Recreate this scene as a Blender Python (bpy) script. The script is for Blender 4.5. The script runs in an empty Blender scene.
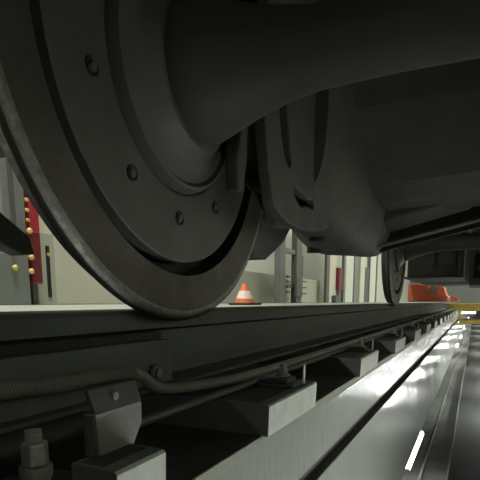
import bpy, bmesh, math, random
from mathutils import Vector, Matrix
random.seed(7)
C = bpy.context.scene.collection
PI = math.pi

# ------------------------------------------------------------------ materials
def mat(name, col, rough=.5, metal=0., noise=0., nscale=12., bump=0., bscale=60., col2=None, spec=.5, coat=0., stretch=(1,1,1), emit=None, estr=0.):
    m = bpy.data.materials.new(name); m.use_nodes = True
    nt = m.node_tree; b = nt.nodes['Principled BSDF']
    b.inputs['Roughness'].default_value = rough
    b.inputs['Metallic'].default_value = metal
    b.inputs['Specular IOR Level'].default_value = spec
    b.inputs['Coat Weight'].default_value = coat
    b.inputs['Base Color'].default_value = (*col, 1)
    if emit:
        b.inputs['Emission Color'].default_value = (*emit, 1); b.inputs['Emission Strength'].default_value = estr
    if noise or bump:
        tc = nt.nodes.new('ShaderNodeTexCoord'); mp = nt.nodes.new('ShaderNodeMapping')
        mp.inputs['Scale'].default_value = stretch
        nt.links.new(tc.outputs['Object'], mp.inputs['Vector'])
    if noise:
        n = nt.nodes.new('ShaderNodeTexNoise'); n.inputs['Scale'].default_value = nscale; n.inputs['Detail'].default_value = 6; n.inputs['Roughness'].default_value = .65
        nt.links.new(mp.outputs[0], n.inputs['Vector'])
        r = nt.nodes.new('ShaderNodeValToRGB'); r.color_ramp.elements[0].position = .3; r.color_ramp.elements[1].position = .72
        c2 = col2 or tuple(v*(1-noise) for v in col)
        r.color_ramp.elements[0].color = (*c2, 1); r.color_ramp.elements[1].color = (*col, 1)
        nt.links.new(n.outputs['Fac'], r.inputs['Fac']); nt.links.new(r.outputs['Color'], b.inputs['Base Color'])
        mr = nt.nodes.new('ShaderNodeMapRange'); mr.inputs['To Min'].default_value = min(1, rough+.12); mr.inputs['To Max'].default_value = max(.02, rough-.06)
        nt.links.new(n.outputs['Fac'], mr.inputs['Value']); nt.links.new(mr.outputs[0], b.inputs['Roughness'])
    if bump:
        n2 = nt.nodes.new('ShaderNodeTexNoise'); n2.inputs['Scale'].default_value = bscale; n2.inputs['Detail'].default_value = 4
        nt.links.new(mp.outputs[0], n2.inputs['Vector'])
        bp = nt.nodes.new('ShaderNodeBump'); bp.inputs['Strength'].default_value = bump; bp.inputs['Distance'].default_value = .01
        nt.links.new(n2.outputs['Fac'], bp.inputs['Height']); nt.links.new(bp.outputs[0], b.inputs['Normal'])
    return m
M = {}
M['under'] = mat('underframe_paint', (.072,.074,.064), .62, 0, .35, 7, .15, 40)
M['cast'] = mat('cast_steel', (.085,.087,.074), .6, 0, .3, 9, .3, 55)
M['black'] = mat('black_steel_and_shade', (.012,.012,.0115), .6, 0, .3, 9, .15, 40)  # black parts, and painted shade in the wheel groove and rail gap
M['wheel'] = mat('wheel_steel', (.085,.08,.07), .46, .55, .35, 14, .12, 70, col2=(.06,.052,.044))
M['tread'] = mat('worn_tread_steel', (.27,.265,.25), .42, .75, .5, 60, .25, 160)
M['disc'] = mat('wheel_disc_paint', (.075,.078,.068), .5, .2, .25, 10, .08, 60)
M['axle'] = mat('axle_paint', (.088,.088,.076), .55, .1, .2, 6, .08, 50)
M['rail'] = mat('rail_steel', (.105,.112,.110), .5, .3, .3, 8, .12, 60, stretch=(1,.3,1))
M['railtop'] = mat('polished_railhead', (.35,.35,.34), .28, 1, .3, 30)
M['plate'] = mat('joint_plate_steel', (.12,.128,.128), .5, .25, .3, 10, .12, 60)
M['conduit'] = mat('grey_conduit', (.24,.24,.21), .5, 0, .15, 20)
M['block'] = mat('light_block_paint', (.60,.64,.58), .5, 0, .22, 26, .22, 120)
M['bside'] = mat('grimy_block_steel', (.15,.155,.145), .6, 0, .22, 26, .22, 120)
M['white'] = mat('glossy_white_paint', (.37,.40,.365), .16, 0, .15, 5, .25, 55, spec=.8, stretch=(1,1,.35))
M['white2'] = mat('smooth_white_paint', (.37,.40,.365), .09, 0, .10, 3, .05, 25, spec=.8, stretch=(1,1,.35))
M['shade'] = mat('painted_shade_dark', (.05,.05,.047), .9, 0, .4, 15)  # near-black colour that paints shade on tops and in gaps
M['pitfloor'] = mat('pit_floor_paint', (.032,.034,.031), .7, 0, .3, 3, .08, 30, spec=.25)
M['ledge'] = mat('pit_ledge_concrete', (.13,.14,.125), .6, 0, .35, 5, .1, 40, spec=.3)
M['steel'] = mat('galvanised_steel', (.3,.31,.29), .4, .6, .2, 20)
M['bolt'] = mat('bolt_steel', (.5,.51,.47), .42, .45, .35, 70, .2, 200)
M['clamp'] = mat('clamp_paint', (.12,.125,.115), .5, .2, .3, 30)
M['brk'] = mat('bracket_paint', (.20,.215,.195), .45, .1, .25, 30, .1, 90)
M['hallfloor'] = mat('hall_floor_paint', (.36,.40,.34), .45, 0, .12, 2)
M['hallwall'] = mat('hall_wall_paint', (.62,.65,.57), .6, 0, .05, 2)
M['dado'] = mat('green_grey_panel', (.46,.49,.39), .55, 0, .08, 3)
M['cream'] = mat('cream_panel', (.62,.60,.50), .55, 0, .06, 3)
M['gcol'] = mat('grey_column_paint', (.20,.215,.20), .5, 0, .12, 5)
M['dcol'] = mat('dark_grey_paint', (.10,.105,.095), .5, 0, .15, 6)
M['red'] = mat('red_paint', (.42,.03,.045), .45, 0, .12, 8)
M['dred'] = mat('dark_red_paint', (.16,.015,.02), .5, 0, .15, 8)
M['yellow'] = mat('yellow_paint', (.52,.40,.07), .5, 0, .2, 8)
M['brass'] = mat('yellow_knob', (.7,.55,.16), .4, 0, .1, 10)
M['orange'] = mat('orange_paint', (.8,.16,.075), .5, 0, .15, 6)
M['conew'] = mat('cone_white', (.8,.7,.62), .5, 0, .05, 6)
M['coneo'] = mat('cone_orange', (.75,.16,.06), .5, 0, .05, 6)
M['rubber'] = mat('rubber', (.03,.028,.025), .7, 0, .1, 9)
M['ceil'] = mat('hall_ceiling', (.4,.4,.38), .8, 0, .05, 2)
M['lamp'] = mat('lit_tube', (.9,.9,.88), .4, 0, emit=(.98,1,.95), estr=78)
M['pipe'] = mat('grey_pipe_paint', (.17,.175,.16), .75, 0, .15, 6, spec=.2)
M['lampn'] = mat('lit_tube_soft', (.9,.9,.88), .4, 0, emit=(1,.98,.92), estr=22)
M['lampf'] = mat('lit_tube_strong', (.9,.9,.88), .4, 0, emit=(.98,1,.95), estr=125)
M['lamp2'] = mat('lit_hall_lamp', (.9,.9,.88), .4, 0, emit=(1,.97,.88), estr=6)

# ------------------------------------------------------------------ mesh helper
class MB:
    def __init__(s): s.b = bmesh.new(); s.mi = 0
    def face(s, vs):
        try:
            f = s.b.faces.new(vs); f.material_index = s.mi; return f
        except ValueError: return None
    def box(s, x0, x1, y0, y1, z0, z1):
        v = [s.b.verts.new(p) for p in ((x0,y0,z0),(x1,y0,z0),(x1,y1,z0),(x0,y1,z0),(x0,y0,z1),(x1,y0,z1),(x1,y1,z1),(x0,y1,z1))]
        for q in ((3,2,1,0),(4,5,6,7),(0,1,5,4),(1,2,6,5),(2,3,7,6),(3,0,4,7)): s.face([v[i] for i in q])
        return s
    def prism(s, a, b):            # a, b: matching rings of 3-D points
        va = [s.b.verts.new(p) for p in a]; vb = [s.b.verts.new(p) for p in b]; n = len(a)
        s.face(va); s.face(vb[::-1])
        for i in range(n): s.face([va[(i+1)%n], va[i], vb[i], vb[(i+1)%n]])
        return s
    def exy(s, poly, y0, y1):      # polygon in XZ pushed along Y
        return s.prism([(x,y0,z) for x,z in poly], [(x,y1,z) for x,z in poly])
    def exx(s, poly, x0, x1):      # polygon in YZ pushed along X
        return s.prism([(x0,y,z) for y,z in poly], [(x1,y,z) for y,z in poly])
    def exz(s, poly, z0, z1):
        return s.prism([(x,y,z0) for x,y in poly], [(x,y,z1) for x,y in poly])
    def tube(s, pts, r, n=12, rf=None):
        rings = []; P = [Vector(p) for p in pts]; up = Vector((0,0,1))
        for i, p in enumerate(P):
            t = (P[min(i+1,len(P)-1)]-P[max(i-1,0)]).normalized()
            a = t.cross(up)
            if a.length < .05: a = t.cross(Vector((1,0,0)))
            a.normalize(); c = a.cross(t)
            rr = rf(i) if rf else r
            rings.append([s.b.verts.new(p + rr*(math.cos(2*PI*k/n)*a + math.sin(2*PI*k/n)*c)) for k in range(n)])
        for A, B in zip(rings, rings[1:]):
            for k in range(n): s.face([A[k], A[(k+1)%n], B[(k+1)%n], B[k]])
        s.face(rings[0][::-1]); s.face(rings[-1]); return s
    def lathe(s, prof, cx, cy, cz, n=96, axis='x', mats=None, closed=False):  # prof: (axial, radius)
        rings = []
        for a, r in prof:
            ring = []
            for k in range(n):
                t = 2*PI*k/n; u, v = r*math.cos(t), r*math.sin(t)
                p = (cx+a, cy+u, cz+v) if axis == 'x' else ((cx+u, cy+v, cz+a) if axis == 'z' else (cx+u, cy+a, cz+v))
                ring.append(s.b.verts.new(p))
            rings.append(ring)
        prs = list(zip(rings, rings[1:]))
        if closed: prs.append((rings[-1], rings[0]))
        for j, (A, B) in enumerate(prs):
            if mats: s.mi = mats[j]
            for k in range(n): s.face([A[k], A[(k+1)%n], B[(k+1)%n], B[k]])
        if not closed:
            s.face(rings[0][::-1]); s.face(rings[-1])
        s.mi = 0
        return s
    def build(s, name, mats, parent=None, bevel=0, smooth=False, loc=None):
        bmesh.ops.recalc_face_normals(s.b, faces=s.b.faces)
        me = bpy.data.meshes.new(name); s.b.to_mesh(me); s.b.free()
        for m in (mats if isinstance(mats, (list, tuple)) else [mats]): me.materials.append(m)
        o = bpy.data.objects.new(name, me); C.objects.link(o)
        if parent:
            o.parent = parent
            o.matrix_parent_inverse = parent_inv(parent)
        if bevel:
            bv = o.modifiers.new('bevel', 'BEVEL'); bv.width = bevel; bv.segments = 2; bv.limit_method = 'ANGLE'; bv.angle_limit = math.radians(35)
        if smooth:
            for p in me.polygons: p.use_smooth = True
            for e in me.edges: pass
            me.set_sharp_from_angle(angle=math.radians(38))
        return o
def parent_inv(p):      # things are Empties at their base; their parts keep world coordinates
    return Matrix.Translation(p.location).inverted() if p.type == 'EMPTY' else Matrix.Identity(4)
def empty(name, label, cat, loc, group=None):
    o = bpy.data.objects.new(name, None); C.objects.link(o); o.location = loc; o.empty_display_size = .1
    o['label'] = label; o['category'] = cat
    if group: o['group'] = group
    return o
def tag(o, label, cat, group=None, kind=None):
    if label: o['label'] = label; o['category'] = cat
    if group: o['group'] = group
    if kind: o['kind'] = kind
    return o
def struct(o): o['kind'] = 'structure'; return o
def copy_tree(o, parent=None):
    c = o.copy(); C.objects.link(c)
    if parent:
        mi = o.matrix_parent_inverse.copy(); c.parent = parent; c.matrix_parent_inverse = mi
    for ch in list(o.children): copy_tree(ch, c)
    return c

# ------------------------------------------------------------------ the place
Y0, Y1 = -5., 44.
XW = -.33      # face of the pit wall on the left of the camera
XO = .49       # face of the opposite pit wall
FZ = -.03      # hall floor
PF = -1.32     # pit floor
# hall floor, left and right of the track
struct(MB().box(-5.2, -.98, Y0, Y1, -1.6, FZ).build('floor', M['hallfloor']))
struct(MB().box(1.15, 6., Y0, Y1, -1.6, FZ).build('floor', M['hallfloor']))
struct(MB().box(-.98, 1.15, Y0, Y1, -1.7, PF).build('floor', M['pitfloor']))
# pit wall, left: upper beam face, joint groove, leaning lower plate with a recess for the lamps under it
w = MB().exy([(-.98,-.4540),(-.36,-.4540),(-.36,-.395),(XW,-.395),(XW-.003,-.262),(XW-.012,-.248),(-.98,-.248)], Y0, Y1)
struct(w.build('wall_left', M['white']))
struct(MB().box(-.97, -.345, Y0, Y1, -.2485, -.2475).build('trim_3', M['shade']))  # dark sheet on the wall top, shade between the blocks as colour
struct(MB().box(-.3599, -.358, Y0, Y1, -.4529, -.3955).build('trim_4', M['shade']))  # back of the groove darkened, its shade put into the colour
struct(MB().box(-.358, -.337, Y0, Y1, -.4540, -.4529).build('trim_5', M['shade']))  # groove floor darkened the same way, painted shade
w = MB().exy([(-.98,-.4545),(-.336,-.4545),(-.334,-.457),(-.277,-.90),(-.284,-.908),(-.40,-.908),(-.43,-1.32),(-.98,-1.32)], Y0, Y1)
struct(w.build('wall_left', M['white2']))
# mirror image on the right side of the pit
w = MB().exy([(1.15,-.50),(XO+.03,-.50),(XO+.03,-.395),(XO,-.395),(XO,-.25),(1.15,-.248)], Y0, Y1)
struct(w.build('wall_right', M['white']))
w = MB().exy([(1.15,-.50),(XO+.02,-.50),(XO+.005,-.45),(XO,-.455),(XO,-.98),(XO+.09,-.98),(XO+.12,-1.32),(1.15,-1.32)], Y0, Y1)
struct(w.build('wall_right', M['white']))
# low concrete ledge along the foot of the pit wall, with a kerb lip
struct(MB().exy([(-.44,-1.32),(-.44,-1.265),(-.10,-1.265),(-.10,-1.235),(-.085,-1.235),(-.085,-1.32)], Y0, Y1).build('trim_1', M['ledge']))
# dark sheet behind the blocks, the cavity's shade put into its colour
struct(MB().box(-.99, -.975, Y0, Y1, -.25, FZ-.002).build('trim_2', M['shade']))
# pipe along the ledge + brackets
p = empty('service_pipe', 'long grey pipe running above the ledge at the foot of the white pit wall', 'pipe', (-.25, 0, -1.25))
MB().tube([(-.262, y, -1.215) for y in (Y0+.1, 5, 15, 30, 40)], .011, 12).build('pipe', M['pipe'], p, smooth=True)
for i in range(10):
    y = 2.45 + i*2.9
    MB().box(-.272, -.252, y, y+.02, -1.265, -1.226).build('pipe_foot', M['steel'], p)

# ---- hall shell
struct(MB().box(-5.2, -5.0, Y0, Y1, FZ, 5.5).build('wall_hall_left', M['hallwall']))
struct(MB().box(6., 6.2, Y0, Y1, FZ, 5.5).build('wall_hall_right', M['hallwall']))
struct(MB().box(-5.2, 6.2, Y1, Y1+.2, -1.7, 5.5).build('wall_far', M['gcol']))
struct(MB().box(-5.2, 6.2, Y0-.2, Y0, -1.7, 5.5).build('wall_near', M['gcol']))
struct(MB().box(-5.2, 6.2, Y0-.2, Y1+.2, 5.5, 5.7).build('ceiling', M['ceil']))

# ------------------------------------------------------------------ rails
def rail_profile(s=1, x0=-.635):
    P = [(0,-.027),(-.004,-.019),(-.014,-.016),(-.056,-.016),(-.066,-.019),(-.070,-.027),(-.069,-.052),(-.044,-.066),(-.043,-.158),(-.050,-.169),(-.105,-.179),(-.105,-.1868),
         (.035,-.1868),(.035,-.179),(-.020,-.169),(-.027,-.158),(-.026,-.066),(-.001,-.058)]
    return [(s*(x0+a), z) for a, z in P]
r = MB().exy(rail_profile(), Y0, 40).build('rail', M['rail'])
for f in r.data.polygons:
    pass
tag(r, 'dark steel rail running past the near wheel towards the hall end, on light blocks', 'rail')
r = MB().exy(rail_profile(-1, -.80), Y0, 40).build('rail', M['rail'])
tag(r, 'dark steel rail on the far side of the pit, under the axle end', 'rail')

# joint bar on the web of the left rail
jb = empty('joint_bar', 'dark steel joint bar bolted to the web of the near rail above the ribbed conduit', 'joint bar', (-.64, .3, -.2))
q = MB().exx([(-.35,-.082),(.948,-.082),(.956,-.090),(.956,-.180),(.948,-.186),(-.35,-.186)], -.657, -.617)
q.build('plate', M['plate'], jb, bevel=.003)
MB().box(-.656, -.638, -.35, .945, -.0818, -.0665).build('gap_shade_strip', M['black'], jb)  # black strip added in the gap, shade under the rail head as colour
for y, z in ((.882,-.152),(.30,-.152),(-.1,-.152)):
    n = MB().lathe([(0,.0225),(.008,.0230),(.011,.020)], -.6168, y, z, 6).build('nut', M['clamp'], jb, bevel=.001)
    MB().lathe([(0,.0105),(.0145,.0105),(.016,.009)], -.6168, y, z, 20).build('bolt_end', M['conduit'], n, smooth=True)

# ------------------------------------------------------------------ blocks under the rail with clamps
starts = [(.398,.491)] + [(.833,1.14),(1.66,1.995),(2.47,2.85),(3.34,3.72),(4.2,4.6)]
y = 5.06
while y < 12.6: starts.append((y, y+.38)); y += .85
names = ['first', 'second', 'third', 'fourth', 'fifth', 'sixth']
for i, (a, b) in enumerate(starts):
    q = MB(); xb = -.90 if i else -.392; T = -.1865 if i else -.1765
    j = random.uniform(-.003,.003)
    q.exy([(xb,-.249),(XW-.001,-.249),(XW+.001,T-.005),(XW-.003,T-.001+j*.4),(-.36,T),(xb,T)], a, b)
    q.mi = 1; q.box(xb+.005, -.352, a+.006, b-.006, T-.001, T+.0003)  # dark sheet on the top face, its shade put into the colour
    o = q.build('rail_block', [M['block'], M['shade'], M['bside']], bevel=.004 if i else .003)
    for p_ in o.data.polygons:      # only the pit side of a block is painted, the rest is grimy steel
        if p_.normal.x < .5 and p_.material_index == 0: p_.material_index = 2
    if i < 6: lab = ['light grey block under the rail at the bottom left corner, behind the steel bracket',
                     'large light grey block with clean square front face, left of centre below the conduit',
                     'light grey block, next one beyond the large block below the conduit',
                     'pale block on the pit wall edge, just below the second wheel',
                     'small pale block beyond the second wheel, fifth along the pit wall',
                     'small pale block, sixth along the pit wall from the camera'][i]
    else: lab = 'tiny pale block in the distant row on the pit wall edge'
    tag(o, lab, 'block', 'light blocks carrying the rail' if i < 6 else 'distant pale blocks carrying the rail')
def make_clamp(y, lab, x=-.385, grp='rail clamps on the blocks', s=1.):
    z = -.1861
    t = empty('rail_clamp', lab, 'clamp', (x, y, z), grp)
    MB().box(x-.043, x+.040, y-.045, y+.045, z, z+.006).build('base_plate', M['clamp'], t, bevel=.0015)
    MB().exy([(x-.040,z+.0062),(x-.040,z+.016),(x-.012,z+.020),(x+.022,z+.016),(x+.022,z+.0062)], y-.030, y+.030).build('clip', M['clamp'], t, bevel=.002)
    MB().lathe([(.0,.017),(.004,.017)], x, y, z+.0195, 24, 'z').build('washer', M['bolt'], t, smooth=True)
    MB().lathe([(0,.012),(.0145,.012),(.016,.0105)], x, y, z+.0236, 6, 'z').build('nut', M['bolt'], t, bevel=.001)
    prof = []
    for k in range(4): prof += [(k*.0024, .0062), (k*.0024+.0012, .007)]
    MB().lathe(prof, x, y, z+.0398, 14, 'z').build('stud', M['bolt'], t)
    MB().box(x+.0405, x+.0435, y+.020, y+.032, z, z+.045).build('guide_plate', M['bolt'], t)
    return t
c0 = None
for i, (a, b) in enumerate(starts[:13]):
    if i == 0: continue
    yc = b - .085
    lab = ['', 'steel clamp with hex nut on top of the large light grey block', 'small rail clamp on the block beyond the large one',
           'small rail clamp on the block below the second wheel'][i] if i < 4 else 'tiny dark clamp on one of the distant pale blocks'
    if c0 is None: c0 = make_clamp(yc, lab); base = yc
    else:
        c = copy_tree(c0); c.location.y += yc - base
        c['label'] = lab
        if i >= 4: c['group'] = 'distant rail clamps'
# big stud with nut in the bottom-left corner
t = empty('anchor_bolt', 'threaded anchor bolt with large hex nut and washers in the bottom left corner', 'bolt', (-.47, .425, -.2473))
x, y, z = -.47, .419, -.2180
MB().box(x-.05, x+.035, y-.05, y+.05, -.2473, z).build('base_plate', M['clamp'], t, bevel=.002)
MB().lathe([(0,.016),(.010,.0195),(.022,.0195)], x, y, z+.0002, 24, 'z').build('washer', M['bolt'], t, smooth=True)
MB().lathe([(0,.0150),(.003,.0165),(.026,.0165),(.029,.0150)], x, y, z+.0224, 6, 'z').build('nut', M['bolt'], t, bevel=.0015)
prof = []
for k in range(8): prof += [(k*.0026, .009), (k*.0026+.0013, .0103)]
prof = prof[:12]
MB().lathe(prof, x, y, z+.0515, 16, 'z').build('stud', M['bolt'], t)

# upright bracket with a folded cap
t = empty('support_bracket', 'folded grey steel bracket standing on the near block, below the ribbed conduit', 'bracket', (-.40, .47, -.1945))
MB().prism([(-.380,.427,-.126),(-.380,.514,-.126),(-.380,.514,-.152),(-.380,.487,-.190),(-.380,.431  ,-.1762)],
           [(-.386,.427,-.126),(-.386,.514,-.126),(-.386,.514,-.152),(-.386,.487,-.190),(-.386,.431  ,-.1762)]).build('face_plate', M['brk'], t, bevel=.001)
MB().prism([(-.380,.427,-.1255),(-.380,.514,-.1255),(-.390,.516,-.099),(-.390,.427,-.099)],
           [(-.386,.427,-.1255),(-.386,.514,-.1255),(-.396,.516,-.099),(-.396,.427,-.099)]).build('cap_plate', M['under'], t, bevel=.001)
MB().box(-.398, -.3865, .427, .432, -.1762, -.128).build('side_plate', M['clamp'], t)
MB().lathe([(0,.006),(.003,.005)], -.3855, .468, -.112, 12, 'x').build('rivet', M['brk'], t, smooth=True)

# ------------------------------------------------------------------ conduit and cable
def spline(P, n=14):
    out = []
    P = [Vector(p) for p in P]; Q = [P[0]*2-P[1]] + P + [P[-1]*2-P[-2]]
    for i in range(1, len(Q)-2):
        a, b, c, d = Q[i-1], Q[i], Q[i+1], Q[i+2]
        for k in range(n):
            t = k/n
            out.append(.5*((2*b)+(c-a)*t+(2*a-5*b+4*c-d)*t*t+(3*b-a-3*c+d)*t**3))
    out.append(P[-1]); return out
cpts = [(-.595,-.2,-.103),(-.595,.2,-.110),(-.595,.482,-.124),(-.595,.595,-.131),(-.593,.70,-.131),(-.585,.765,-.134)]
cpts2 = [(-.585,.765,-.134),(-.578,.79,-.146),(-.565,.808,-.166),(-.545,.835,-.1735),(-.51,.90,-.1735),(-.475,1.02,-.172),(-.465,1.25,-.172),(-.465,1.6,-.174),(-.465,2.2,-.174),(-.465,3.2,-.174),(-.465,5,-.174),(-.465,9,-.174),(-.465,12.8,-.174)]
t = empty('flexible_conduit', 'ribbed grey flexible conduit running along the rail and over the blocks', 'conduit', (-.6, .2, -.12))
path = spline(cpts, 12)
L = [0]
for a, b in zip(path, path[1:]): L.append(L[-1]+(b-a).length)
fine = []; n = int(L[-1]/.0014); j = 0
for k in range(n+1):
    s_ = L[-1]*k/n
    while j < len(L)-2 and L[j+1] < s_: j += 1
    f = (s_-L[j])/max(1e-9, L[j+1]-L[j]); fine.append(path[j].lerp(path[j+1], f))
MB().tube(fine, .0135, 16, rf=lambda i: .0134 if (i//2)%2 else .0108).build('ribbed_sleeve', M['conduit'], t, smooth=False)
MB().tube(spline(cpts2, 10), .0115, 14).build('cable', M['conduit'], t, smooth=True)
o = MB().tube(spline([(-.445,.52,-.178),(-.44,.62,-.178),(-.438,.9,-.178),(-.438,1.3,-.178),(-.438,2,-.178),(-.438,3,-.178),(-.438,5,-.178),(-.438,9,-.178),(-.438,12.8,-.178)], 8), .0075, 12).build('cable', M['clamp'], smooth=True)
tag(o, 'thin dark cable lying on the blocks parallel to the conduit', 'cable')

# ------------------------------------------------------------------ wheelsets
WY, WZ, WX = .987, .4645, -.60
def make_wheel(parent, x, sgn):
    R = .51
    # axial a runs outwards from the inner face (negative = away from the pit centre)
    prof = [(0,.407),(0,.468),(.002,.485),(.0015,.496),(-.004,.5045),(-.010,.508),(-.016,.508),(-.022,.502),(-.028,.490),(-.033,.480),(-.064,.477),(-.068,.470),(-.068,.41),(-.065,.409),(-.060,.406),(-.004,.4065)]
    ms = [0,0,1,1,0,0,0,1,1,1,0,0,0,2,2,0]  # groove wall in black, shade of the recess put into the colour
    w = MB(); w.lathe([(a*sgn,r) for a,r in prof], x, WY, WZ, 160, 'x', ms, closed=True)
    rim = w.build('wheel_rim', [M['wheel'], M['tread'], M['black']], parent, smooth=True)
    d = MB().lathe([(-.077*sgn,.4055),(-.055*sgn,.4055),(-.054*sgn,.378),(-.008*sgn,.377),(-.005*sgn,.374),(-.005*sgn,.235),(-.009*sgn,.230),(-.077*sgn,.228)], x, WY, WZ, 128, closed=True, mats=[2,2,1,1,0,1,1,1])  # groove floor in black too, painted recess shade
    d.build('wheel_disc', [M['disc'], M['cast'], M['black']], parent, smooth=True)
    h = MB().lathe([(-.09*sgn,.228),(-.007*sgn,.228),(.006*sgn,.224),(.014*sgn,.221),(.016*sgn,.215),(.008*sgn,.207),(.010*sgn,.19),(.024*sgn,.165),(.042*sgn,.150),(.048*sgn,.143),(.048*sgn,.05),(-.09*sgn,.05)], x, WY, WZ, 128, closed=True)
    h.build('wheel_hub', M['axle'], parent, smooth=True)
    for k in range(10):
        a = math.radians(196.5 + 36*k)
        y, z = WY+.284*math.cos(a), WZ+.284*math.sin(a)
        b = MB().lathe([(-.0048*sgn,.0150),(-.002*sgn,.0150),(-.0015*sgn,.0135),(-.0048*sgn,.0095)], x, y, z, 20, closed=True)
        bo = b.build('bolt', M['black'], parent)
        MB().lathe([(-.0048*sgn,.0085),(-.001*sgn,.0085),(.000*sgn,.007)], x, y, z, 6).build('bolt_head', M['disc'], bo)
    return rim
ws = empty('wheelset', 'large nearest rail wheel with bolted disc and thick axle crossing the pit', 'wheelset', (-.60, WY, WZ-.48), 'wheelsets of the rail vehicle')
make_wheel(ws, WX, 1)
make_wheel(ws, .765, -1)
MB().lathe([(-.66,.085),(-.553,.118),(-.552,.132),(-.535,.134),(-.50,.122),(-.44,.100),(-.37,.080),(-.30,.068),(-.15,.062),(.3,.064),(.55,.08),(.66,.12),(.76,.10)], 0, WY, WZ, 64).build('axle', M['axle'], ws, smooth=True)
w2 = copy_tree(ws); w2.location.y += 3.42
w2['label'] = 'smaller-looking second wheel further along the rail, seen edge on with shining rim'

# ------------------------------------------------------------------ bogie
bg = empty('bogie', 'dark grey bogie frame with motor casing and brake castings above the pit', 'bogie', (0, 2.2, .3))
# motor casing: big barrel-like block
def ring(pts): return pts
MB().prism([(-.60,1.55,.955),(-.60,1.75,.62),(-.56,2.0,.42),(-.54,2.2,.39),(-.54,2.6,.39),(-.54,2.6,.955)],
           [(.5,1.55,.955),(.5,1.75,.62),(.5,2.0,.47),(.5,2.2,.455),(.5,2.6,.455),(.5,2.6,.955)]).build('motor_casing', M['cast'], bg, bevel=.03)
# cross beam with an opening, below and behind the casing
q = MB()
q.prism([(-.66,2.4,.455),(-.02,2.4,.56),(.5,2.4,.60),(.5,2.4,.50),(-.02,2.4,.462),(-.063,2.4,.436),(-.418,2.4,.352),(-.66,2.4,.30)],
        [(-.66,2.75,.455),(-.02,2.75,.56),(.5,2.75,.60),(.5,2.75,.50),(-.02,2.75,.462),(-.063,2.75,.436),(-.418,2.75,.352),(-.66,2.75,.30)])
q.build('cross_beam', M['axle'], bg, bevel=.01)
q = MB().prism([(-.50,2.6,.262),(-.008,2.6,.370),(.5,2.6,.47),(.5,2.6,.478),(-.008,2.6,.378),(-.50,2.6,.270)],
               [(-.50,2.69,.262),(-.008,2.69,.370),(.5,2.69,.47),(.5,2.69,.478),(-.008,2.69,.378),(-.50,2.69,.270)])
q.build('lower_flange', M['cast'], bg)
MB().prism([(-.50,2.9,.27),(.5,2.9,.48),(.5,2.9,.955),(-.50,2.9,.955)],[(-.50,2.95,.27),(.5,2.95,.48),(.5,2.95,.955),(-.50,2.95,.955)]).build('back_plate', M['black'], bg)
# gear case: one rounded lofted casting that swells towards the middle of the bogie
def loft(rows, n=40, ex=2.8):
    m = MB(); rings = []
    for y, xc, hw, zb, zt in rows:
        ring = []
        for k in range(n):
            t = 2*PI*k/n; c_, s_ = math.cos(t), math.sin(t)
            ring.append(m.b.verts.new((xc+hw*math.copysign(abs(c_)**(2/ex), c_), y, (zb+zt)/2+(zt-zb)/2*math.copysign(abs(s_)**(2/ex), s_))))
        rings.append(ring)
    for A, B in zip(rings, rings[1:]):
        for k in range(n): m.face([A[k], A[(k+1)%n], B[(k+1)%n], B[k]])
    m.face(rings[0][::-1]); m.face(rings[-1]); return m
loft([(1.56,-.53,.05,.40,.90),(1.57,-.53,.09,.335,.94),(1.62,-.535,.12,.29,.95),(1.72,-.545,.145,.262,.95),(1.88,-.555,.17,.238,.95),(2.05,-.57,.19,.220,.95),(2.2,-.58,.20,.207,.95),(2.28,-.58,.20,.206,.95),
      (2.45,-.58,.195,.218,.95),(2.75,-.59,.18,.24,.95),(3.1,-.60,.15,.262,.93),(3.2,-.60,.10,.33,.80)]).build('gear_case', M['cast'], bg, smooth=True)
for x, y, z in ((-.56,1.9,.232),(-.64,2.12,.212)):
    MB().lathe([(-.006,.03),(.02,.03)], x, y, z, 20, 'z').build('drain_plug', M['black'], bg)
# suspension casting in front of the wheel: two uprights, cross webs and openings
def upright(pts, x0, x1, name='hanger', m='cast', bev=.008):
    MB().exx(pts, x0, x1).build(name, M[m], bg, bevel=bev)
def holed_plate(outer, holes, x, th, name, m, bev=.005):      # flat casting with openings, outlines in (Y, Z)
    cu = bpy.data.curves.new('outline', 'CURVE'); cu.dimensions = '2D'; cu.fill_mode = 'BOTH'; cu.extrude = th/2; cu.bevel_depth = bev; cu.bevel_resolution = 2; cu.resolution_u = 8
    for pts in [outer]+holes:
        sp = cu.splines.new('BEZIER'); sp.bezier_points.add(len(pts)-1); sp.use_cyclic_u = True
        for q, (u, v) in zip(sp.bezier_points, pts): q.co = (u, v, 0); q.handle_left_type = q.handle_right_type = 'AUTO'
    tmp = bpy.data.objects.new('outline', cu); C.objects.link(tmp)
    bpy.context.view_layer.update()
    me = bpy.data.meshes.new_from_object(tmp.evaluated_get(bpy.context.evaluated_depsgraph_get()))
    bpy.data.objects.remove(tmp)
    for v in me.vertices: v.co = (x+v.co.z, v.co.x, v.co.y)
    me.name = name; me.materials.clear(); me.materials.append(M[m])
    o = bpy.data.objects.new(name, me); C.objects.link(o); o.parent = bg; o.matrix_parent_inverse = parent_inv(bg)
    return o
holed_plate([(1.21,.95),(1.19,.62),(1.17,.47),(1.185,.37),(1.215,.29),(1.24,.25),(1.32,.222),(1.42,.215),(1.52,.22),(1.66,.235),(1.76,.27),(1.78,.36),(1.74,.50),(1.72,.70),(1.70,.95)],
            [[(1.272,.56),(1.258,.50),(1.272,.43),(1.315,.365),(1.355,.355),(1.35,.42),(1.325,.50),(1.30,.56)],
             [(1.375,.318),(1.42,.322),(1.50,.31),(1.58,.298),(1.50,.278),(1.43,.27)]], -.495, .022, 'hanger', 'cast')
upright([(1.132,.62),(1.125,.42),(1.09,.325),(1.10,.255),(1.125,.255),(1.15,.33),(1.162,.62)], -.55, -.515, 'brake_hanger', 'under')
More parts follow.
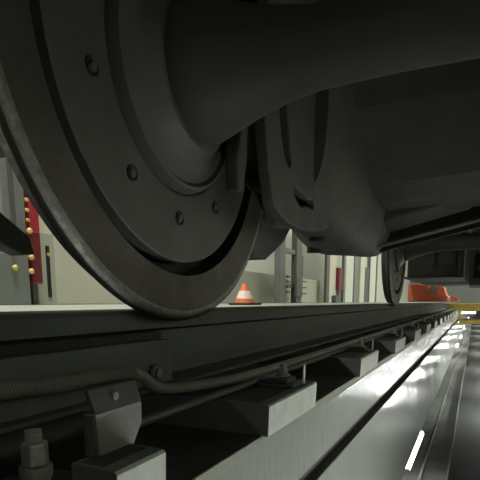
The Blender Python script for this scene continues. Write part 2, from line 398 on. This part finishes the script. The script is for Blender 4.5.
upright([(1.14,.62),(1.15,.45),(1.165,.30),(1.18,.27),(1.20,.30),(1.20,.62)], -.57, -.552, 'brake_hanger', 'under')
MB().exx([(1.125,.60),(1.125,.95),(2.0,.95),(2.0,.50),(1.45,.30),(1.30,.30),(1.15,.34)], -.578, -.573).build('shade_backing', M['black'], bg)  # black sheet added behind the openings so they look shaded
# plate behind the wheel edge (brake shoe carrier)
MB().exx([(1.755,.49),(1.59,.146),(1.725,.150),(1.905,.228),(2.06,.35),(2.035,.53)], -.78, -.70).build('brake_plate', M['under'], bg, bevel=.004)
MB().exx([(1.40,.30),(1.46,.225),(1.54,.225),(1.60,.255),(1.66,.33)], -.59, -.555).build('brake_shoe', M['under'], bg, bevel=.006)
MB().tube([(-.62,1.50,.25),(-.50,1.50,.25),(-.48,1.50,.25)], .018, 16).build('brake_pin', M['cast'], bg, smooth=True)
# frame side sill outside the wheels with the diagonal link on the left
MB().exx([(.3,.34),(.70,.305),(.775,.290),(.80,.30),(.90,.36),(1.2,.42),(2.2,.42),(2.4,.55),(4.6,.55),(4.6,.95),(-.6,.95),(-.6,.34)], -.95, -.84).build('side_sill', M['under'], bg, bevel=.01)
MB().exx([(.2,.56),(.755,.172),(.815,.138),(.826,.101),(.80,.098),(.752,.114),(.2,.46)], -.93, -.88).build('diagonal_link', M['gcol'], bg, bevel=.004)
MB().box(-.6, .6, 2.76, 3.6, .56, .955).build('centre_beam', M['under'], bg, bevel=.02)

# ------------------------------------------------------------------ vehicle body and underfloor boxes
vb = empty('rail_vehicle_body', 'dark underside of the rail vehicle body above the bogie', 'train car', (0, 6, 1.0))
MB().box(-1.42, 1.42, -4.5, 11., 1.02, 3.4).build('car_body', M['under'], vb, bevel=.03)
for y in (.2, 2.8, 5.4, 7.8):
    MB().box(-1.38, 1.38, y, y+.14, .96, 1.0198).build('floor_beam', M['under'], vb)
eb = empty('underfloor_box', 'dark equipment box hanging below the vehicle floor beyond the second wheel', 'equipment box', (-.4, 5.8, .25))
MB().box(-.66, -.12, 5.5, 6.7, .25, .94).build('housing', M['under'], eb, bevel=.015)
MB().box(-.60, -.40, 5.485, 5.4995, .36, .82).build('door_panel', M['cast'], eb, bevel=.004)
MB().box(-.37, -.20, 5.485, 5.4995, .36, .82).build('door_panel', M['cast'], eb, bevel=.004)
MB().box(-.175, -.155, 5.46, 5.4995, .25, .90).build('edge_strip', M['plate'], eb)
MB().box(-.69, -.12, 5.44, 6.72, .235, .2499).build('bottom_lip', M['under'], eb)
eb = empty('equipment_rack', 'dark open rack of equipment hanging under the vehicle at the right edge', 'equipment rack', (.1, 6.2, .2))
MB().box(-.08, .5, 6.2, 7.2, .55, .95).build('housing', M['under'], eb, bevel=.01)
MB().box(-.08, .5, 6.1, 7.3, .175, .25).build('bottom_tray', M['under'], eb, bevel=.01)
MB().box(-.08, -.04, 6.1, 6.2, .2502, .95).build('post', M['cast'], eb)
MB().box(.0, .5, 6.12, 6.2, .35, .39).build('shelf_bar', M['cast'], eb)
MB().box(-.04, .5, 6.6, 7.2, .2502, .5498).build('control_unit', M['black'], eb, bevel=.01)
eb = empty('underfloor_tank', 'long dark tank low under the vehicle in the far distance', 'tank', (0, 8.4, .3))
MB().box(-.9, .7, 9.4, 10.6, .30, 1.01).build('tank_body', M['under'], eb, bevel=.04)
MB().box(-.7, .7, 9.3, 9.39, .32, .5).build('end_plate', M['cast'], eb, bevel=.01)

# ------------------------------------------------------------------ orange machine on the far rail, yellow pit platform
og = empty('rail_trolley', 'bright orange steel trolley standing over the rail in the distance', 'trolley', (-.8, 11.2, -.0158))
MB().exy([(-1.30,0.0),(-.48,0.0),(-.46,.06),(-.55,.14),(-.60,.30),(-.72,.33),(-.74,.20),(-.86,.18),(-.90,.34),(-1.05,.36),(-1.30,.36)], 11.2, 11.9).build('body', M['orange'], og, bevel=.02)
MB().box(-.86, -.745, 11.195, 11.9, .18, .34).build('motor', M['gcol'], og, bevel=.01)
MB().exy([(-.47,.02),(-.30,.02),(-.30,.07),(-.47,.13)], 11.3, 11.7).build('nose', M['orange'], og, bevel=.01)
MB().lathe([(-.01,.03),(.01,.03)], -.50, 11.19, .05, 16, 'y').build('lamp', M['conew'], og)
pl = empty('pit_platform', 'yellow steel work platform spanning the pit at its far end', 'platform', (0, 13, -.4))
MB().box(-.598, .45, 13.0, 13.9, -.215, -.045).build('main_beam', M['yellow'], pl, bevel=.01)
MB().box(-.32, .45, 13.0, 13.08, -.52, -.44).build('lower_beam', M['yellow'], pl, bevel=.01)
MB().box(-.32, .45, 13.1, 13.9, -.46, -.43).build('deck', M['dred'], pl)
for x in (-.30, .40): MB().box(x, x+.05, 13.01, 13.06, -.4399, -.2151).build('post', M['yellow'], pl)
for a, b in ((-.26,-.13),(-.10,.03)):
    MB().box(a, b, 12.965, 12.999, -.28, -.235).build('lamp', M['lamp2'], pl)
MB().box(-.26, .03, 12.97, 13.0, -.2345, -.2155).build('lamp_rail', M['steel'], pl)

# ------------------------------------------------------------------ pit lamps
def make_lamp(x, y, s, ln, lab, z=-1.06, grp='pit wall tube lamps', mt='lamp'):
    t = empty('tube_lamp', lab, 'lamp', (x, y, z), grp)
    MB().box(min(x-.05*s, x-.012*s), max(x-.05*s, x-.012*s), y, y+ln, z+.012, z+.036).build('housing', M['steel'], t)
    MB().tube([(x, y+.02, z), (x, y+ln-.02, z)], .018, 14)  .build('tube', M[mt], t, smooth=True)
    for yy in (y, y+ln-.03): MB().box(min(x-.02*s,x+.018*s), max(x-.02*s,x+.018*s), yy, yy+.028, z-.018, z+.0118).build('end_cap', M['steel'], t)
    return t
l0 = make_lamp(-.287, 2.86, 1, .92, 'bright white tube lamp nearest the camera, under the white pit wall', -.955, mt='lampn')
for i, y in enumerate((11.4, 14.3, 19., 25., 32.)):
    c = copy_tree(l0); c.location.y += y - 2.86; c['label'] = 'white tube lamp far along the foot of the left pit wall'; c['group'] = 'distant pit wall tube lamps'
r0 = make_lamp(XO+.03, .5, -1, 1.5, 'added fill tube lamp, unseen, under the right pit wall near the camera', -1.02, 'tube lamps of the right pit wall')  # fill lamp added out of view to brighten the near blocks
r0 = make_lamp(XO+.03, 5.8, -1, 1.3, 'added fill tube lamp, unseen, under the right pit wall near the camera', -1.02, 'tube lamps of the right pit wall', 'lampf')
for i, y in enumerate((7.9, 10.2, 13.6, 17., 21., 25., 30.)):
    c = copy_tree(r0); c.location.y += y - 5.8

# ------------------------------------------------------------------ hall: wall panels, columns, cabinets
def thing_box(name, lab, cat, m, x0, x1, y0, y1, z0, z1, grp=None, bevel=.01):
    o = MB().box(x0, x1, y0, y1, z0, z1).build(name, M[m], bevel=bevel)
    tag(o, lab, cat, grp); return o
F = FZ + .0005
# left bay
gc = empty('pillar', 'grey steel pillar at the left edge of the hall behind the wheel', 'pillar', (-3.6, 3.2, F))
MB().box(-3.75, -3.6, 3.06, 3.30, F, 4.2).build('shaft', M['gcol'], gc, bevel=.01)
MB().box(-3.599, -3.57, 3.14, 3.17, F, 4.2).build('edge_strip', M['dcol'], gc)
rp = empty('red_lift_column', 'red column with dark red mechanism box and yellow knobs behind the wheel', 'lift column', (-3.6, 3.38, F))
MB().box(-3.70, -3.60, 3.335, 3.45, .16, 2.6).build('column', M['red'], rp, bevel=.008)
MB().box(-3.599, -3.52, 3.27, 3.375, .17, .60).build('mechanism_box', M['dred'], rp, bevel=.01)
MB().box(-3.68, -3.62, 3.34, 3.40, F, .1599).build('foot', M['dcol'], rp)
for y, z in ((3.26,.60),(3.26,.38),(3.25,.26),(3.08,.46),(3.08,.28)):
    MB().lathe([(0,.022),(.02,.026),(.035,.014)], -3.535, y, z, 12).build('knob', M['brass'], rp, smooth=True)
for k in range(9):
    MB().lathe([(0,.018),(.02,.014)], -3.6, 3.315, .70+k*.085, 10).build('knob', M['brass'], rp)
thing_box('control_cabinet', 'grey control cabinet at the foot of the grey pillar, left edge', 'cabinet', 'gcol', -3.598, -3.54, 2.85, 3.245, F, .40)
# wall panels (cabinets along the hall wall)
cab = empty('wall_cabinet', 'green grey cabinet with a dark slot, right of the red column', 'cabinet', (-3.9, 3.6, F))
MB().box(-4.1, -3.72, 3.50, 3.72, F, .64).build('body', M['dado'], cab, bevel=.006)
MB().box(-3.7195, -3.71, 3.615, 3.655, .04, .52).build('slot', M['black'], cab)
MB().lathe([(0,.016),(.01,.016)], -3.7095, 3.635, .44, 12).build('knob', M['brass'], cab)
thing_box('cream_cabinet', 'tall plain cream cabinet behind the lower left of the wheel', 'cabinet', 'cream', -4.2, -3.74, 3.74, 5.6, F, 1.6)
thing_box('low_partition', 'green grey low partition panel behind the steel columns in the hall', 'partition', 'dado', -3.86, -3.80, 5.8, 13.2, F, .55)
# twin-post lifting column
lc = empty('lifting_column', 'twin dark posts with rungs and side fittings standing in the hall, centre', 'lifting column', (-3.6, 10, F))
MB().box(-3.62, -3.5, 9.35, 9.66, F, 2.6).build('post', M['gcol'], lc, bevel=.006)
MB().box(-3.62, -3.5, 10.35, 10.72, F, 2.6).build('post', M['dcol'], lc, bevel=.006)
for z in (.28, .98, 1.7): MB().box(-3.60, -3.53, 9.6605, 10.3495, z, z+.09).build('rung', M['gcol'], lc)
MB().box(-3.4995, -3.44, 10.2, 10.62, .1, .55).build('drive_box', M['dcol'], lc, bevel=.01)
for k in range(4): MB().box(-3.4995, -3.46, 9.70, 9.85, .18+k*.1, .22+k*.1).build('lug', M['dcol'], lc)
for k in range(3): MB().box(-3.49, -3.45, 10.63, 10.95, .16+k*.13, .19+k*.13).build('lug', M['dcol'], lc)
wp = empty('wall_fitting', 'grey pipe fitting on the white hall wall right of the twin posts', 'pipe fitting', (-3.8, 12.3, .6))
MB().box(-4.99, -4.94, 14.6, 14.8, .7, 1.25).build('box', M['gcol'], wp)
MB().tube([(-4.96,15.2,.6),(-4.96,15.2,1.4)], .03, 10).build('pipe', M['gcol'], wp, smooth=True)
# door zone further on
thing_box('dark_post', 'thin dark post in the hall right of the twin posts', 'post', 'dcol', -3.62, -3.55, 12.95, 13.25, F, 2.4)
thing_box('pale_panel', 'pale panel standing just right of the thin dark post', 'panel', 'cream', -3.72, -3.66, 13.3, 14.3, F, 2.4)
rd = empty('red_cabinet', 'narrow dark red cabinet between pale panels in the hall', 'cabinet', (-3.6, 14.6, F))
MB().box(-3.66, -3.56, 14.32, 14.75, .32, .95).build('body', M['dred'], rd, bevel=.01)
MB().box(-3.65, -3.58, 14.40, 14.70, F, .3199).build('stand', M['dcol'], rd)
thing_box('pale_column', 'pale broad column right of the narrow red cabinet', 'column', 'hallwall', -3.70, -3.55, 15.1, 16.1, F, 2.4)
thing_box('grey_column', 'grey column between pale columns in front of the second wheel', 'column', 'gcol', -3.70, -3.58, 16.4, 17.0, F, 2.4)
thing_box('beige_column', 'beige column left of the second wheel', 'column', 'cream', -3.70, -3.55, 17.2, 17.9, F, 2.4)
thing_box('grey_locker', 'grey locker behind the second wheel in the hall', 'locker', 'dcol', -3.75, -3.6, 18.2, 18.9, F, 1.2)
thing_box('white_locker', 'white locker close behind the second wheel', 'locker', 'hallwall', -3.75, -3.6, 19.2, 20.3, F, 2.0)
for k_, (y_, w_, h_) in enumerate(((15.0,.09,2.4),(16.18,.16,2.4),(17.06,.10,2.4),(18.0,.16,2.4),(19.0,.14,2.4),(20.4,.25,2.4))):
    thing_box('dark_mast', 'slim dark mast between the pale columns, seen left of the second wheel', 'mast', 'dcol', -3.66, -3.60, y_, y_+w_, F, h_, 'slim dark masts in the hall')
thing_box('valve_stand', 'small dark stand at the floor edge under the red cabinet', 'stand', 'dcol', -3.0, -2.9, 11.4, 11.7, F, .14)
# traffic cone
tc = empty('traffic_cone', 'orange and white traffic cone half hidden by the right of the near wheel', 'cone', (-1.8, 3.93, F))
MB().box(-1.90, -1.70, 3.84, 4.10, F, F+.020).build('base', M['rubber'], tc, bevel=.006)
MB().lathe([(.0202,.085),(.0548,.072)], -1.8, 3.95, F, 28, 'z').build('lower_body', M['coneo'], tc, smooth=True)
MB().lathe([(.055,.072),(.12,.046)], -1.8, 3.95, F, 28, 'z').build('sleeve', M['conew'], tc, smooth=True)
MB().lathe([(.1202,.046),(.18,.014)], -1.8, 3.95, F, 28, 'z').build('tip', M['coneo'], tc, smooth=True)

# ------------------------------------------------------------------ hall lamps
n = 0
for x in (-2.4, 3.4):
    for k in range(9):
        y = -3.5 + k*5.2
        t = empty('hall_lamp', 'long white ceiling lamp of the hall', 'lamp', (x, y, 5.4), 'ceiling lamps of the hall')
        MB().box(x-.14, x+.14, y, y+1.8, 5.43, 5.4998).build('housing', M['steel'], t)
        MB().box(x-.12, x+.12, y+.05, y+1.75, 5.40, 5.4298).build('diffuser', M['lamp2'], t)

def area(x, y, z, sx, sy, e, rot=(0,0,0), col=(1,.97,.88)):
    l = bpy.data.lights.new('lamp_light', 'AREA'); l.shape = 'RECTANGLE'; l.size = sx; l.size_y = sy; l.energy = e; l.color = col
    o = bpy.data.objects.new('lamp_light', l); C.objects.link(o); o.location = (x, y, z); o.rotation_euler = rot
    return o
HE, PE = 38, 2.2
for x in (-2.4, 3.4):
    for k in range(9): area(x, -3.5+k*5.2+.9, 5.39, .24, 1.7, (HE*.9 if k > 1 else HE*7) if x < 0 else HE*7)

wd = bpy.data.worlds.new('World'); bpy.context.scene.world = wd; wd.use_nodes = True
wd.node_tree.nodes['Background'].inputs['Color'].default_value = (.8,.85,.8,1)
wd.node_tree.nodes['Background'].inputs['Strength'].default_value = .05

# ------------------------------------------------------------------ camera
cam = bpy.data.cameras.new('camera'); co = bpy.data.objects.new('camera', cam); C.objects.link(co)
f, yaw, pit, cy = 496., math.radians(25.02), math.radians(-10), 389.
cam.sensor_width = 36; cam.lens = f/480*36; cam.shift_y = (cy-240)/480; cam.clip_start = .01; cam.clip_end = 200
co.location = (0,0,0); co.rotation_euler = (PI/2+pit, 0, yaw)
bpy.context.scene.camera = co
sc = bpy.context.scene
sc.view_settings.view_transform = 'Standard'; sc.view_settings.look = 'None'; sc.view_settings.gamma = 1; sc.view_settings.exposure = 0
sc.cycles.max_bounces = 10; sc.cycles.diffuse_bounces = 6; sc.cycles.glossy_bounces = 5
sc.cycles.use_denoising = True; sc.cycles.sample_clamp_indirect = 4
